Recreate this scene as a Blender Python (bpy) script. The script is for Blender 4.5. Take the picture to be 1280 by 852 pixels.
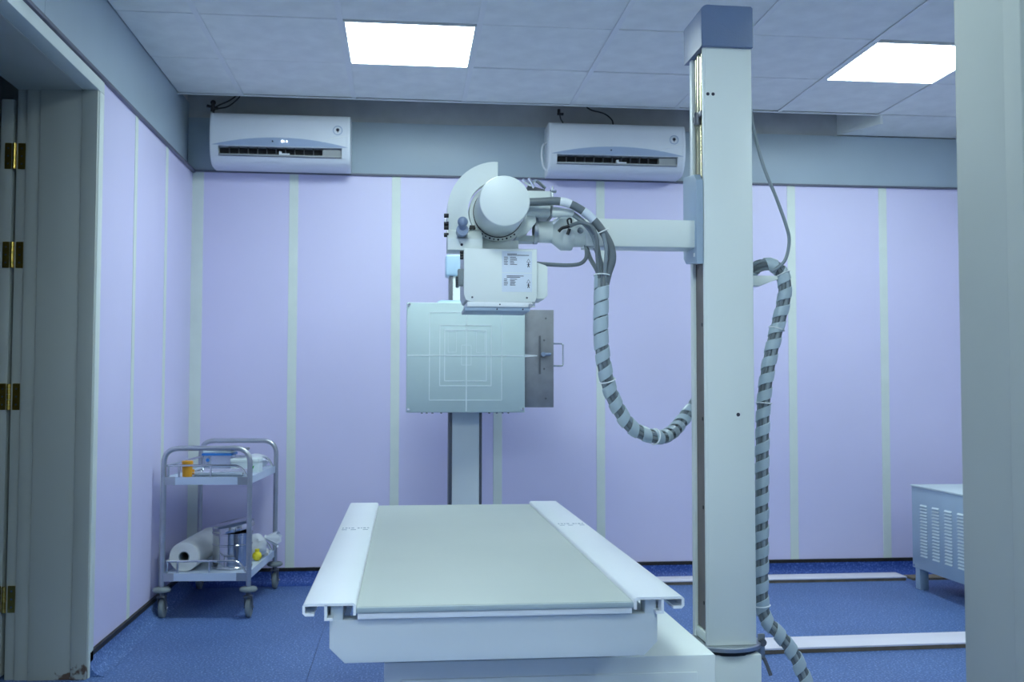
import bpy, bmesh, math, random
from mathutils import Vector, Matrix, Euler
random.seed(7)
for o in list(bpy.data.objects): bpy.data.objects.remove(o)
S = bpy.context.scene
C = S.collection
PI = math.pi

# ------------------------------------------------------------------ camera
CAM_H = 1.10
cd = bpy.data.cameras.new('camera'); cam = bpy.data.objects.new('camera', cd); C.objects.link(cam)
cd.sensor_fit = 'HORIZONTAL'; cd.sensor_width = 36.0; cd.lens = 36.0*1271.2/1280.0
cd.clip_start = 0.05; cd.clip_end = 100
cam.matrix_world = Matrix.Translation((0,0,CAM_H)) @ Matrix.Rotation(-0.105,4,'Z') @ Matrix.Rotation(PI/2+0.0452,4,'X') @ Matrix.Rotation(0.0018,4,'Z')
cd.dof.use_dof = True; cd.dof.focus_distance = 2.85; cd.dof.aperture_fstop = 8.0
S.camera = cam

# ------------------------------------------------------------------ world, exposure, light colour
w = bpy.data.worlds.new('world'); S.world = w; w.use_nodes = True
w.node_tree.nodes['Background'].inputs[0].default_value = (0.5,0.6,0.75,1)
w.node_tree.nodes['Background'].inputs[1].default_value = 0.03
vs = S.view_settings
vs.view_transform = 'Standard'; vs.look = 'None'; vs.exposure = 0.0; vs.gamma = 1.0; vs.use_curve_mapping = False
LAMP_COL = (0.77,0.95,0.97,1); LAMP_STR = 25.0
LAMPS = [  # centre x, y of the lit ceiling tiles, rows behind the viewer added for fill
    (0.0145,4.648), (2.4145,4.648), (0.0145,1.648), (2.4145,1.648), (0.0145,-0.152), (2.4145,-0.152), (0.0145,-1.952), (2.4145,-1.952)]

# ------------------------------------------------------------------ materials
def mat(name, col, rough=0.5, metal=0.0, spec=0.5, noise=0.0, nscale=8.0, bump=0.0, bscale=60.0, coat=0.0, emit=None, estr=0.0, trans=0.0, ior=1.45, alpha=1.0):
    m = bpy.data.materials.new(name); m.use_nodes = True
    nt = m.node_tree; b = nt.nodes['Principled BSDF']
    b.inputs['Base Color'].default_value = (*col,1)
    b.inputs['Roughness'].default_value = rough
    b.inputs['Metallic'].default_value = metal
    b.inputs['Specular IOR Level'].default_value = spec
    b.inputs['Coat Weight'].default_value = coat
    b.inputs['Transmission Weight'].default_value = trans
    b.inputs['IOR'].default_value = ior
    b.inputs['Alpha'].default_value = alpha
    if emit:
        b.inputs['Emission Color'].default_value = (*emit,1); b.inputs['Emission Strength'].default_value = estr
    tc = nt.nodes.new('ShaderNodeTexCoord')
    if noise > 0:
        n = nt.nodes.new('ShaderNodeTexNoise'); n.inputs['Scale'].default_value = nscale; n.inputs['Detail'].default_value = 5
        nt.links.new(tc.outputs['Object'], n.inputs['Vector'])
        r = nt.nodes.new('ShaderNodeValToRGB')
        r.color_ramp.elements[0].position = 0.3; r.color_ramp.elements[1].position = 0.7
        r.color_ramp.elements[0].color = tuple(max(0,c*(1-noise)) for c in col)+(1,)
        r.color_ramp.elements[1].color = tuple(min(1,c*(1+noise)) for c in col)+(1,)
        nt.links.new(n.outputs['Fac'], r.inputs['Fac']); nt.links.new(r.outputs['Color'], b.inputs['Base Color'])
    if bump > 0:
        n2 = nt.nodes.new('ShaderNodeTexNoise'); n2.inputs['Scale'].default_value = bscale; n2.inputs['Detail'].default_value = 3
        nt.links.new(tc.outputs['Object'], n2.inputs['Vector'])
        bp = nt.nodes.new('ShaderNodeBump'); bp.inputs['Strength'].default_value = bump; bp.inputs['Distance'].default_value = 0.004
        nt.links.new(n2.outputs['Fac'], bp.inputs['Height']); nt.links.new(bp.outputs['Normal'], b.inputs['Normal'])
    return m

M = {}
M['lilac'] = mat('lilac_panel', (0.71,0.68,0.92), rough=0.33, spec=0.4, noise=0.03, nscale=1.2)
M['cream'] = mat('cream_strip', (0.74,0.81,0.76), rough=0.5, noise=0.03)
M['band'] = mat('grey_band', (0.43,0.52,0.59), rough=0.42, noise=0.05, nscale=2)
M['molding'] = mat('dark_molding', (0.13,0.14,0.19), rough=0.5, noise=0.05)
M['blackstrip'] = mat('black_strip', (0.018,0.017,0.016), rough=0.55, noise=0.3, nscale=20)
M['plaster'] = mat('raw_plaster', (0.60,0.62,0.62), rough=0.85, noise=0.12, nscale=5, bump=0.2, bscale=30)
M['wallpaint'] = mat('wall_paint', (0.80,0.80,0.80), rough=0.7, noise=0.03)
M['jamb'] = mat('jamb_paint', (0.42,0.45,0.42), rough=0.5, noise=0.06, nscale=3)
M['partition'] = mat('partition_paint', (0.33,0.365,0.335), rough=0.55, noise=0.04, nscale=3)
M['tile'] = mat('ceiling_tile', (0.90,0.92,0.87), rough=0.9, spec=0.2, noise=0.05, nscale=9, bump=0.35, bscale=28)
M['tee'] = mat('ceiling_tee', (0.88,0.90,0.87), rough=0.5)
M['jointshade'] = mat('joint_shade_tee', (0.30,0.32,0.34), rough=0.7)  # dark colour paints the shadow line of the tile joints onto the cross tees
M['shadowgap'] = mat('gap_dark', (0.10,0.11,0.13), rough=0.8)
M['white'] = mat('white_enamel', (0.78,0.84,0.82), rough=0.38, noise=0.015, nscale=3)
M['whiteb'] = mat('white_enamel_bright', (0.84,0.88,0.90), rough=0.32, noise=0.015, nscale=3)
M['tabletop'] = mat('tabletop_laminate', (0.47,0.52,0.50), rough=0.62, noise=0.03, nscale=2)
M['topedge'] = mat('tabletop_edge', (0.36,0.44,0.47), rough=0.5, noise=0.03)
M['slate'] = mat('slate_blue_enamel', (0.155,0.215,0.36), rough=0.33, noise=0.05, nscale=6, bump=0.25, bscale=260)
M['carriage'] = mat('blue_grey_enamel', (0.34,0.44,0.56), rough=0.4, noise=0.03)
M['steel'] = mat('stainless', (0.62,0.64,0.66), rough=0.22, metal=1.0, noise=0.05, nscale=30)
M['steelsat'] = mat('satin_steel', (0.50,0.53,0.56), rough=0.36, metal=1.0, noise=0.08, nscale=14)
M['chrome'] = mat('chrome', (0.85,0.86,0.88), rough=0.07, metal=1.0)
M['drumsteel'] = mat('drum_steel', (0.55,0.56,0.58), rough=0.13, metal=1.0, noise=0.06, nscale=20)
M['brassrail'] = mat('brassy_rail', (0.72,0.66,0.44), rough=0.22, metal=0.9, noise=0.1, nscale=14)
M['brass'] = mat('brass', (0.70,0.50,0.12), rough=0.25, metal=1.0, noise=0.1, nscale=40)
M['railcover'] = mat('brown_grey_cover', (0.16,0.14,0.13), rough=0.5, noise=0.15, nscale=9)
M['black'] = mat('black_plastic', (0.012,0.012,0.014), rough=0.45)
M['rubber'] = mat('grey_rubber', (0.22,0.26,0.27), rough=0.6, noise=0.05)
M['cable'] = mat('grey_cable', (0.16,0.19,0.21), rough=0.45, noise=0.05)
M['cable2'] = mat('light_grey_cable', (0.26,0.31,0.34), rough=0.45, noise=0.05)
M['wrap'] = mat('spiral_wrap', (0.44,0.54,0.60), rough=0.3, spec=0.6)
M['acwhite'] = mat('ac_plastic', (0.76,0.80,0.85), rough=0.35, spec=0.5, noise=0.01)
M['acband'] = mat('ac_blue_band', (0.37,0.46,0.62), rough=0.35)
M['acdark'] = mat('ac_dark', (0.025,0.026,0.03), rough=0.6)
M['acvane'] = mat('ac_vane', (0.33,0.35,0.36), rough=0.5)
M['led'] = mat('led', (0.8,0.9,1.0), emit=(0.85,0.95,1.0), estr=3.0)
M['mint'] = mat('mint_panel', (0.54,0.67,0.67), rough=0.35, noise=0.02)
M['mintline'] = mat('mint_line', (0.74,0.84,0.86), rough=0.4)
M['zinc'] = mat('zinc_plate', (0.30,0.31,0.33), rough=0.5, metal=0.6, noise=0.18, nscale=9)
M['darkframe'] = mat('dark_channel', (0.14,0.15,0.17), rough=0.4, metal=0.5)
M['paleblue'] = mat('pale_blue_plastic', (0.44,0.62,0.78), rough=0.35)
M['knobblue'] = mat('blue_grey_knob', (0.25,0.32,0.46), rough=0.3)
M['sticker'] = mat('sticker', (0.70,0.77,0.86), rough=0.4)
M['ink'] = mat('ink', (0.03,0.03,0.05), rough=0.6)
M['inklight'] = mat('ink_light', (0.36,0.42,0.50), rough=0.6)
M['trench'] = mat('trench_board', (0.86,0.83,0.90), rough=0.45, noise=0.03, nscale=4)
M['plywood'] = mat('plywood_edge', (0.21,0.17,0.12), rough=0.8, noise=0.2, nscale=18)
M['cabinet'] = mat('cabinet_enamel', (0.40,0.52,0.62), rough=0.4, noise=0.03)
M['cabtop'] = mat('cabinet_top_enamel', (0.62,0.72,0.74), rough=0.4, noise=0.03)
M['shelf'] = mat('shelf_enamel', (0.60,0.70,0.84), rough=0.35, noise=0.02)
M['orange'] = mat('orange_plastic', (0.78,0.36,0.02), rough=0.4, noise=0.05)
M['yellow'] = mat('yellow_plastic', (0.85,0.72,0.04), rough=0.45)
M['bluelid'] = mat('blue_lid', (0.03,0.20,0.62), rough=0.4)
M['clear'] = mat('clear_plastic', (0.72,0.80,0.90), rough=0.15, trans=0.75, ior=1.2)
M['carton'] = mat('white_carton', (0.74,0.84,0.84), rough=0.6, noise=0.02)
M['greenink'] = mat('green_ink', (0.02,0.42,0.06), rough=0.5)
M['paper'] = mat('white_paper', (0.80,0.81,0.78), rough=0.9, noise=0.04, nscale=20, bump=0.3, bscale=50)
M['bag'] = mat('white_bag', (0.80,0.84,0.90), rough=0.35, trans=0.25, ior=1.1, bump=0.4, bscale=40)
M['greenbag'] = mat('green_bag', (0.12,0.20,0.03), rough=0.5, noise=0.3, nscale=40)
M['lamp'] = bpy.data.materials.new('lamp_diffuser'); M['lamp'].use_nodes = True
_n = M['lamp'].node_tree; _n.nodes.clear()
_e = _n.nodes.new('ShaderNodeEmission'); _e.inputs[0].default_value = LAMP_COL; _e.inputs[1].default_value = LAMP_STR
_o = _n.nodes.new('ShaderNodeOutputMaterial'); _n.links.new(_e.outputs[0], _o.inputs[0])

def vinyl(name, base, light, rough):
    m = mat(name, base, rough=rough, spec=0.35); nt = m.node_tree; b = nt.nodes['Principled BSDF']
    tc = nt.nodes.new('ShaderNodeTexCoord')
    n1 = nt.nodes.new('ShaderNodeTexNoise'); n1.inputs['Scale'].default_value = 120; n1.inputs['Detail'].default_value = 2
    n2 = nt.nodes.new('ShaderNodeTexNoise'); n2.inputs['Scale'].default_value = 1.6; n2.inputs['Detail'].default_value = 4
    for n in (n1,n2): nt.links.new(tc.outputs['Object'], n.inputs['Vector'])
    r = nt.nodes.new('ShaderNodeValToRGB'); e = r.color_ramp.elements
    e[0].position = 0.36; e[0].color = tuple(c*0.72 for c in base)+(1,)
    e[1].position = 0.74; e[1].color = (*light,1)
    k = e.new(0.56); k.color = (*base,1)
    nt.links.new(n1.outputs['Fac'], r.inputs['Fac'])
    mx = nt.nodes.new('ShaderNodeMix'); mx.data_type = 'RGBA'; mx.blend_type = 'MULTIPLY'; mx.inputs['Factor'].default_value = 1
    r2 = nt.nodes.new('ShaderNodeValToRGB'); r2.color_ramp.elements[0].position = 0.3; r2.color_ramp.elements[0].color = (0.82,0.82,0.82,1)
    r2.color_ramp.elements[1].position = 0.7; r2.color_ramp.elements[1].color = (1.06,1.05,1.02,1)
    nt.links.new(n2.outputs['Fac'], r2.inputs['Fac'])
    nt.links.new(r.outputs['Color'], mx.inputs['A']); nt.links.new(r2.outputs['Color'], mx.inputs['B'])
    nt.links.new(mx.outputs['Result'], b.inputs['Base Color'])
    return m
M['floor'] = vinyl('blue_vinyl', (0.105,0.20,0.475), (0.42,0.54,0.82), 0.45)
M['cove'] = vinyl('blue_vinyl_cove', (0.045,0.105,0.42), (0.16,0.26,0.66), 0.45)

# jamb paint with chips near the floor
def chipped(name, col):
    m = mat(name, col, rough=0.5); nt = m.node_tree; b = nt.nodes['Principled BSDF']
    tc = nt.nodes.new('ShaderNodeTexCoord'); n = nt.nodes.new('ShaderNodeTexNoise'); n.inputs['Scale'].default_value = 14; n.inputs['Detail'].default_value = 6
    sp = nt.nodes.new('ShaderNodeSeparateXYZ'); nt.links.new(tc.outputs['Object'], sp.inputs[0]); nt.links.new(tc.outputs['Object'], n.inputs['Vector'])
    mr = nt.nodes.new('ShaderNodeMapRange'); mr.inputs['From Min'].default_value = 0.0; mr.inputs['From Max'].default_value = 0.22
    mr.inputs['To Min'].default_value = 0.10; mr.inputs['To Max'].default_value = -0.25
    nt.links.new(sp.outputs['Z'], mr.inputs['Value'])
    ad = nt.nodes.new('ShaderNodeMath'); ad.operation = 'ADD'; nt.links.new(n.outputs['Fac'], ad.inputs[0]); nt.links.new(mr.outputs['Result'], ad.inputs[1])
    r = nt.nodes.new('ShaderNodeValToRGB'); r.color_ramp.elements[0].position = 0.645; r.color_ramp.elements[0].color = (*col,1)
    r.color_ramp.elements[1].position = 0.69; r.color_ramp.elements[1].color = (0.13,0.085,0.06,1)
    nt.links.new(ad.outputs[0], r.inputs['Fac']); nt.links.new(r.outputs['Color'], b.inputs['Base Color'])
    return m
M['jambchip'] = chipped('jamb_paint_chipped', (0.43,0.46,0.43))

# ------------------------------------------------------------------ mesh helpers
OFF = {}   # object -> world offset of its thing
class MB:
    def __init__(s): s.bm = bmesh.new(); s.slots = []; s.cur = 0
    def use(s, m):
        if m not in s.slots: s.slots.append(m)
        s.cur = s.slots.index(m); return s
    def _fin(s, faces):
        for f in faces: f.material_index = s.cur
    def box(s, x0,x1,y0,y1,z0,z1, bev=0.0, seg=2, rot=None, piv=None):
        n0 = set(s.bm.faces)
        vs = [s.bm.verts.new((x,y,z)) for x in (x0,x1) for y in (y0,y1) for z in (z0,z1)]
        fs = [s.bm.faces.new([vs[i] for i in q]) for q in ((0,1,3,2),(4,6,7,5),(0,4,5,1),(2,3,7,6),(0,2,6,4),(1,5,7,3))]
        if bev > 0:
            ed = {e for f in fs for e in f.edges}
            bmesh.ops.bevel(s.bm, geom=list(ed), offset=bev, segments=seg, affect='EDGES', profile=0.5)
        nf = [f for f in s.bm.faces if f not in n0]
        if rot is not None:
            vv = list({v for f in nf for v in f.verts})
            bmesh.ops.rotate(s.bm, verts=vv, cent=piv or ((x0+x1)/2,(y0+y1)/2,(z0+z1)/2), matrix=rot)
        s._fin(nf); return s
    def prism(s, pts, axis, a, b, bev=0.0, seg=2):
        n0 = set(s.bm.faces)
        def P(u,v,t): return {'x':(t,u,v),'y':(u,t,v),'z':(u,v,t)}[axis]
        A = [s.bm.verts.new(P(u,v,a)) for u,v in pts]; B = [s.bm.verts.new(P(u,v,b)) for u,v in pts]
        n = len(pts); fs = []
        fs.append(s.bm.faces.new(A)); fs.append(s.bm.faces.new(B[::-1]))
        for i in range(n):
            j = (i+1)%n; fs.append(s.bm.faces.new((A[i],B[i],B[j],A[j])))
        if bev > 0:
            bmesh.ops.bevel(s.bm, geom=list({e for f in fs[:2] for e in f.edges}), offset=bev, segments=seg, affect='EDGES', profile=0.5)
        s._fin([f for f in s.bm.faces if f not in n0]); return s
    def cyl(s, p0, p1, r0, r1=None, seg=24, bev=0.0, caps=True):
        r1 = r0 if r1 is None else r1
        n0 = set(s.bm.faces)
        p0 = Vector(p0); p1 = Vector(p1); d = (p1-p0).normalized()
        u = d.orthogonal().normalized(); v = d.cross(u)
        def ring(p,r): return [s.bm.verts.new(p+u*math.cos(2*PI*i/seg)*r+v*math.sin(2*PI*i/seg)*r) for i in range(seg)]
        rings = []
        if bev > 0 and caps: rings = [ring(p0,r0-bev),ring(p0+d*bev*0.3,r0-bev*0.3),ring(p0+d*bev,r0),ring(p1-d*bev,r1),ring(p1-d*bev*0.3,r1-bev*0.3),ring(p1,r1-bev)]
        else: rings = [ring(p0,r0),ring(p1,r1)]
        for A,B in zip(rings,rings[1:]):
            for i in range(seg): s.bm.faces.new((A[i],A[(i+1)%seg],B[(i+1)%seg],B[i]))
        if caps: s.bm.faces.new(rings[0][::-1]); s.bm.faces.new(rings[-1])
        s._fin([f for f in s.bm.faces if f not in n0]); return s
    def lathe(s, prof, org=(0,0,0), axis='z', seg=32):
        n0 = set(s.bm.faces); org = Vector(org); rings = []
        for r,h in prof:
            R = []
            for i in range(seg):
                a = 2*PI*i/seg; c,sn = math.cos(a)*max(r,1e-4), math.sin(a)*max(r,1e-4)
                R.append(s.bm.verts.new(org+Vector({'z':(c,sn,h),'y':(c,h,sn),'x':(h,c,sn)}[axis])))
            rings.append(R)
        for A,B in zip(rings,rings[1:]):
            for i in range(seg): s.bm.faces.new((A[i],A[(i+1)%seg],B[(i+1)%seg],B[i]))
        s._fin([f for f in s.bm.faces if f not in n0]); return s
    def ball(s, c, r, seg=16):
        return s.lathe([(r*math.sin(PI*k/10), -r*math.cos(PI*k/10)) for k in range(11)], c, 'z', seg)
    def tube(s, pts, r, seg=10, closed=False, caps=True):
        n0 = set(s.bm.faces); pts = [Vector(p) for p in pts]; n = len(pts)
        T = frames(pts); rings = []
        for p,(t,u,v) in zip(pts,T):
            rings.append([s.bm.verts.new(p+u*math.cos(2*PI*i/seg)*r+v*math.sin(2*PI*i/seg)*r) for i in range(seg)])
        for A,B in zip(rings,rings[1:]):
            for i in range(seg): s.bm.faces.new((A[i],A[(i+1)%seg],B[(i+1)%seg],B[i]))
        if caps: s.bm.faces.new(rings[0][::-1]); s.bm.faces.new(rings[-1])
        s._fin([f for f in s.bm.faces if f not in n0]); return s
    def build(s, name, m=None, parent=None, ang=35, local=False):
        bm = s.bm
        bmesh.ops.remove_doubles(bm, verts=bm.verts[:], dist=1e-6)
        bmesh.ops.recalc_face_normals(bm, faces=bm.faces[:])
        off = Vector((0,0,0))
        if parent is not None and not local: off = OFF.get(parent.name, off)
        if off.length: bmesh.ops.translate(bm, verts=bm.verts[:], vec=-off)
        me = bpy.data.meshes.new(name); bm.to_mesh(me); bm.free()
        for p in me.polygons: p.use_smooth = True
        me.set_sharp_from_angle(angle=math.radians(ang))
        if s.slots:
            for k in s.slots: me.materials.append(M[k])
        else: me.materials.append(M[m])
        o = bpy.data.objects.new(name, me); C.objects.link(o)
        if parent is not None:
            o.parent = parent; OFF[o.name] = off
        return o
def frames(pts):
    n = len(pts); out = []; u = None
    for i in range(n):
        t = (pts[min(i+1,n-1)]-pts[max(i-1,0)]).normalized()
        if u is None: u = t.orthogonal().normalized()
        u = (u - t*u.dot(t)).normalized()
        out.append((t,u,t.cross(u)))
    return out
def smooth_path(P, per=10):
    P = [Vector(p) for p in P]; out = []
    for i in range(len(P)-1):
        p0 = P[max(i-1,0)]; p1 = P[i]; p2 = P[i+1]; p3 = P[min(i+2,len(P)-1)]
        for k in range(per):
            t = k/per
            out.append(0.5*((2*p1)+(p2-p0)*t+(2*p0-5*p1+4*p2-p3)*t*t+(3*p1-p0-3*p2+p3)*t**3))
    out.append(P[-1]); return out
def fillet(P, r, per=6):
    """polyline with rounded corners"""
    P = [Vector(p) for p in P]; out = [P[0]]
    for a,b,c in zip(P,P[1:],P[2:]):
        d0 = (a-b).normalized(); d1 = (c-b).normalized()
        s = b+d0*r; e = b+d1*r
        for k in range(per+1):
            t = k/per; out.append(s*(1-t)**2+b*2*t*(1-t)+e*t*t)
    out.append(P[-1]); return out
def thing(name, label, cat, loc=(0,0,0), rotz=0, group=None):
    o = bpy.data.objects.new(name, None); C.objects.link(o); o.empty_display_size = 0.05
    o.location = loc; o.rotation_euler = (0,0,rotz); o['label'] = label; o['category'] = cat
    if group: o['group'] = group
    OFF[o.name] = Vector(loc); return o
def tag(o, label, cat, group=None):
    o['label'] = label; o['category'] = cat
    if group: o['group'] = group
    return o
def struct(o, label=None):
    o['kind'] = 'structure'
    if label: o['label'] = label
    return o
def copy_part(o, parent, loc=None):
    c = o.copy(); C.objects.link(c); c.parent = parent
    if loc is not None: c.location = loc
    return c

# ------------------------------------------------------------------ structure
YW = 5.822; XL = -1.19; CEIL = 2.672; XR = 3.75; YB = -3.9
# floor, two vinyl sheets with a fine joint
b = MB(); b.box(-2.9,XR,YB,6.0,-0.08,-0.004); floor = struct(b.build('floor','shadowgap'), 'blue speckled vinyl floor')
for x0,x1 in ((-2.9,-0.3605),(-0.3585,XR)):
    b = MB(); b.box(x0,x1,YB,5.84,-0.006,0.0); b.build('vinyl_sheet','floor',floor)
# back wall
b = MB(); b.box(-1.30,XR+0.1,5.84,5.98,0,3.06); wall_back = struct(b.build('wall_back','plaster'), 'back wall of lilac panels with cream joint strips')
cs = [-1.155,-0.632,-0.055,0.532,1.132,1.71,2.288,2.859,3.43]
prev = -1.19
for i,c in enumerate(cs):
    if c-0.025 > prev+0.02:
        b = MB(); b.box(prev,c-0.025,5.824,5.842,0.09,2.312); b.build('wall_panel','lilac',wall_back)
    b = MB(); b.box(c-0.025 if i else -1.198,c+0.025,5.8215,5.842,0.09,2.312, bev=0.001, seg=1); b.build('joint_strip','cream',wall_back)
    prev = c+0.025
b = MB(); b.box(prev,XR,5.824,5.842,0.09,2.312); b.build('wall_panel','lilac',wall_back)
b = MB(); b.box(-1.22,XR,5.818,5.842,2.312,2.612, bev=0.002); struct(b.build('trim_1','band'), 'grey painted band above the back wall panels')
b = MB(); b.box(-1.19,XR,5.808,5.842,2.304,2.314); struct(b.build('trim_2','molding'))
b = MB(); b.box(-1.19,XR,5.812,5.842,0.072,0.092); struct(b.build('trim_3','blackstrip'), 'black strip along the foot of the back wall')
cove = [(0.0,0.0)]+[(0.0+0.06*(1-math.cos(a))*-1+0.0, 0) for a in ()]
def cove_profile(face, sgn):   # (horizontal, z): from the wall face outwards to the floor
    P = [(face+sgn*0.03,0.001),(face+sgn*0.03,0.074),(face,0.074)]
    for k in range(7):
        a = PI/2*k/6; P.append((face-sgn*0.055*(1-math.cos(a)), 0.056-0.055*math.sin(a)))
    return P
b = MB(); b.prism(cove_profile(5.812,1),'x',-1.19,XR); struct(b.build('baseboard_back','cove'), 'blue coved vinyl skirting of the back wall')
# left wall with a doorway in it
b = MB()
b.box(-1.48,-1.23,4.055,5.98,0,3.06); b.box(-1.48,-1.23,2.45,4.055,2.275,3.06); b.box(-1.48,-1.23,YB,2.45,0,3.06)
wall_left = struct(b.build('wall_left','wallpaint'), 'left wall of lilac panels with a doorway')
for y0,y1,k in ((4.088,4.602,'l'),(4.602,4.646,'c'),(4.646,5.182,'l'),(5.182,5.23,'c'),(5.23,5.83,'l')):
    b = MB(); b.box(-1.235,XL-(0.002 if k=='l' else 0.0),y0,y1,0.09,2.300)
    b.build('wall_panel' if k=='l' else 'joint_strip','lilac' if k=='l' else 'cream',wall_left)
b = MB(); b.box(-1.235,XL-0.002,YB,2.38,0.09,2.300); b.build('wall_panel','lilac',wall_left)
b = MB(); b.box(-1.235,XL-0.002,2.38,4.033,2.288,2.300); b.build('wall_panel','lilac',wall_left)
b = MB(); b.box(-1.26,-1.222,3.545,5.84,2.312,2.70); b.build('band_board','band',wall_left)
b = MB(); b.box(-1.26,-1.222,YB,3.541,2.312,2.70); b.build('band_board','band',wall_left)
b = MB(); b.box(-1.24,-1.176,YB,5.82,2.298,2.314, bev=0.004); struct(b.build('trim_4','molding'), 'dark moulding under the grey band of the left wall')
b = MB(); b.box(-1.23,XL+0.012,4.05,5.82,0.072,0.092); struct(b.build('trim_5','blackstrip'))
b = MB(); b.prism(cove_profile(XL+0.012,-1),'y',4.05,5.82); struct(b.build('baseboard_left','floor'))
# door frame
def frame_piece(nm,x0,x1,y0,y1,z0,z1,m='jamb',bev=0.002):
    b = MB(); b.box(x0,x1,y0,y1,z0,z1,bev=bev); return b.build(nm,m,dframe)
b = MB(); b.box(-1.24,-1.395,4.022,4.056,0,2.24, bev=0.001); dframe = struct(b.build('trim_6','jambchip'), 'grey painted door lining with brass hinges')
frame_piece('architrave_edge',-1.24,-1.182,4.016,4.056,0,2.24,'jambchip')
frame_piece('lining_step',-1.447,-1.396,4.030,4.056,0,2.24)
frame_piece('hinge_jamb',-1.485,-1.448,4.040,4.056,0,2.24)
frame_piece('architrave',-1.24,-1.178,4.033,4.088,0,2.24,'cream')
frame_piece('architrave_head',-1.24,-1.178,2.38,4.088,2.24,2.288,'cream')
frame_piece('head_lining',-1.485,-1.24,2.45,4.056,2.238,2.276)
frame_piece('near_jamb',-1.485,-1.178,2.40,2.45,0,2.24)
# door leaf folded back outside, with its hinges
b = MB(); b.box(-1.545,-1.500,4.040,4.95,0.01,2.20, bev=0.003); door = struct(b.build('door_1','jamb'), 'grey door leaf folded back behind the jamb')
for zc in (0.30,1.06,1.60,1.98):
    b = MB(); b.box(-1.527,-1.503,4.037,4.0402,zc-0.05,zc+0.05); b.box(-1.478,-1.452,4.037,4.0402,zc-0.05,zc+0.05)
    h = b.build('hinge','brass',door)
    b = MB()
    for k in range(5): b.cyl((-1.491,4.034,zc-0.05+k*0.02),(-1.491,4.034,zc-0.05+k*0.02+0.0185),0.0075,seg=12)
    b.build('hinge_knuckle','brass',h)
    b = MB()
    for xx in (-1.515,-1.465):
        for dz in (-0.03,0.0,0.03): b.cyl((xx,4.0365,zc+dz),(xx,4.039,zc+dz),0.004,seg=8)
    b.build('hinge_screw','steel',h)
# corridor beyond the doorway
b = MB(); b.box(-2.95,-2.85,YB,6.0,0,3.06); struct(b.build('wall_corridor','jamb'))
b = MB(); b.box(-2.9,-1.48,5.9,6.0,0,3.06); struct(b.build('wall_corridor_end','jamb'))
# the other walls of the room, outside the view
b = MB(); b.box(XR,XR+0.12,YB,5.98,0,3.06); wall_right = struct(b.build('wall_right','plaster'))
for k in range(7):
    y1 = 5.83-0.6*k
    b = MB(); b.box(XR-0.018,XR+0.002,y1-0.575,y1-0.025,0.09,2.312); b.build('wall_panel','lilac',wall_right)
    b = MB(); b.box(XR-0.020,XR+0.002,y1-0.025,y1+0.025 if k else 5.83,0.09,2.312); b.build('joint_strip','cream',wall_right)
b = MB(); b.box(XR-0.02,XR+0.002,1.5,5.82,2.312,2.70); b.build('band_board','band',wall_right)
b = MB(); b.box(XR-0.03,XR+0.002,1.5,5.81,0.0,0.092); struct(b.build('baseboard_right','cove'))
b = MB(); b.box(-2.9,XR+0.1,YB-0.12,YB,0,3.06); struct(b.build('wall_front','wallpaint'))
# near wall end at the right of the view
b = MB(); b.box(0.857,XR,1.362,1.50,0,2.668, bev=0.006); wn = struct(b.build('wall_near','partition'), 'grey end of the partition beside the viewer')
b = MB(); b.box(0.853,1.05,1.32,1.362,0,2.25, bev=0.003); b.build('architrave','partition',wn)

# ceiling: slab, lay-in tiles, tees
b = MB(); b.box(-2.95,XR+0.1,YB-0.1,6.0,3.06,3.16); ceil = struct(b.build('ceiling','plaster'), 'suspended ceiling of square tiles in a metal grid')
GX = [-1.222,-0.8855]+[-0.2855+0.6*k for k in range(7)]+[XR]
GY = [5.548-0.6*k for k in range(17)]
lampcells = {(round(x,2),round(y,2)) for x,y in LAMPS}
tile_mesh = {}
for i in range(len(GX)-1):
    for j in range(len(GY)-1):
        x0,x1 = GX[i],GX[i+1]; y1,y0 = GY[j],max(GY[j+1],YB)
        cx,cy = (x0+x1)/2,(y0+y1)/2
        if (round(cx,2),round(cy,2)) in lampcells: continue
        key = (round(x1-x0,3),round(y1-y0,3))
        if key not in tile_mesh:
            b = MB(); a,c = (x1-x0)/2-0.004,(y1-y0)/2-0.004
            b.box(-a,a,-c,c,0,0.012,bev=0.003,seg=1)
            o = b.build('ceiling_tile','tile',ceil); tile_mesh[key] = o
        else: o = copy_part(tile_mesh[key],ceil)
        o.location = (cx,cy,CEIL+random.uniform(0.001,0.004)); o.rotation_euler = (random.uniform(-.0016,.0016),random.uniform(-.0016,.0016),0)
for i,x in enumerate(GX[1:-1]):
    b = MB(); b.box(x-0.0125,x+0.0125,YB,5.548,CEIL-0.003,CEIL+0.0005); b.box(x-0.002,x+0.002,YB,5.548,CEIL+0.0005,CEIL+0.04); b.build('main_tee','tee',ceil)
for j,y in enumerate(GY[:-1]):
    for i in range(len(GX)-1):
        b = MB(); b.box(GX[i]+0.0125,GX[i+1]-0.0125,y-0.005,y+0.005,CEIL+0.0105,CEIL+0.018); b.build('cross_tee','jointshade',ceil)
b = MB(); b.box(-1.222,2.72,5.548,5.556,CEIL-0.004,CEIL+0.035); b.box(-1.222,2.72,5.535,5.556,CEIL-0.005,CEIL-0.002); b.build('edge_trim','tee',ceil)
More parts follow.
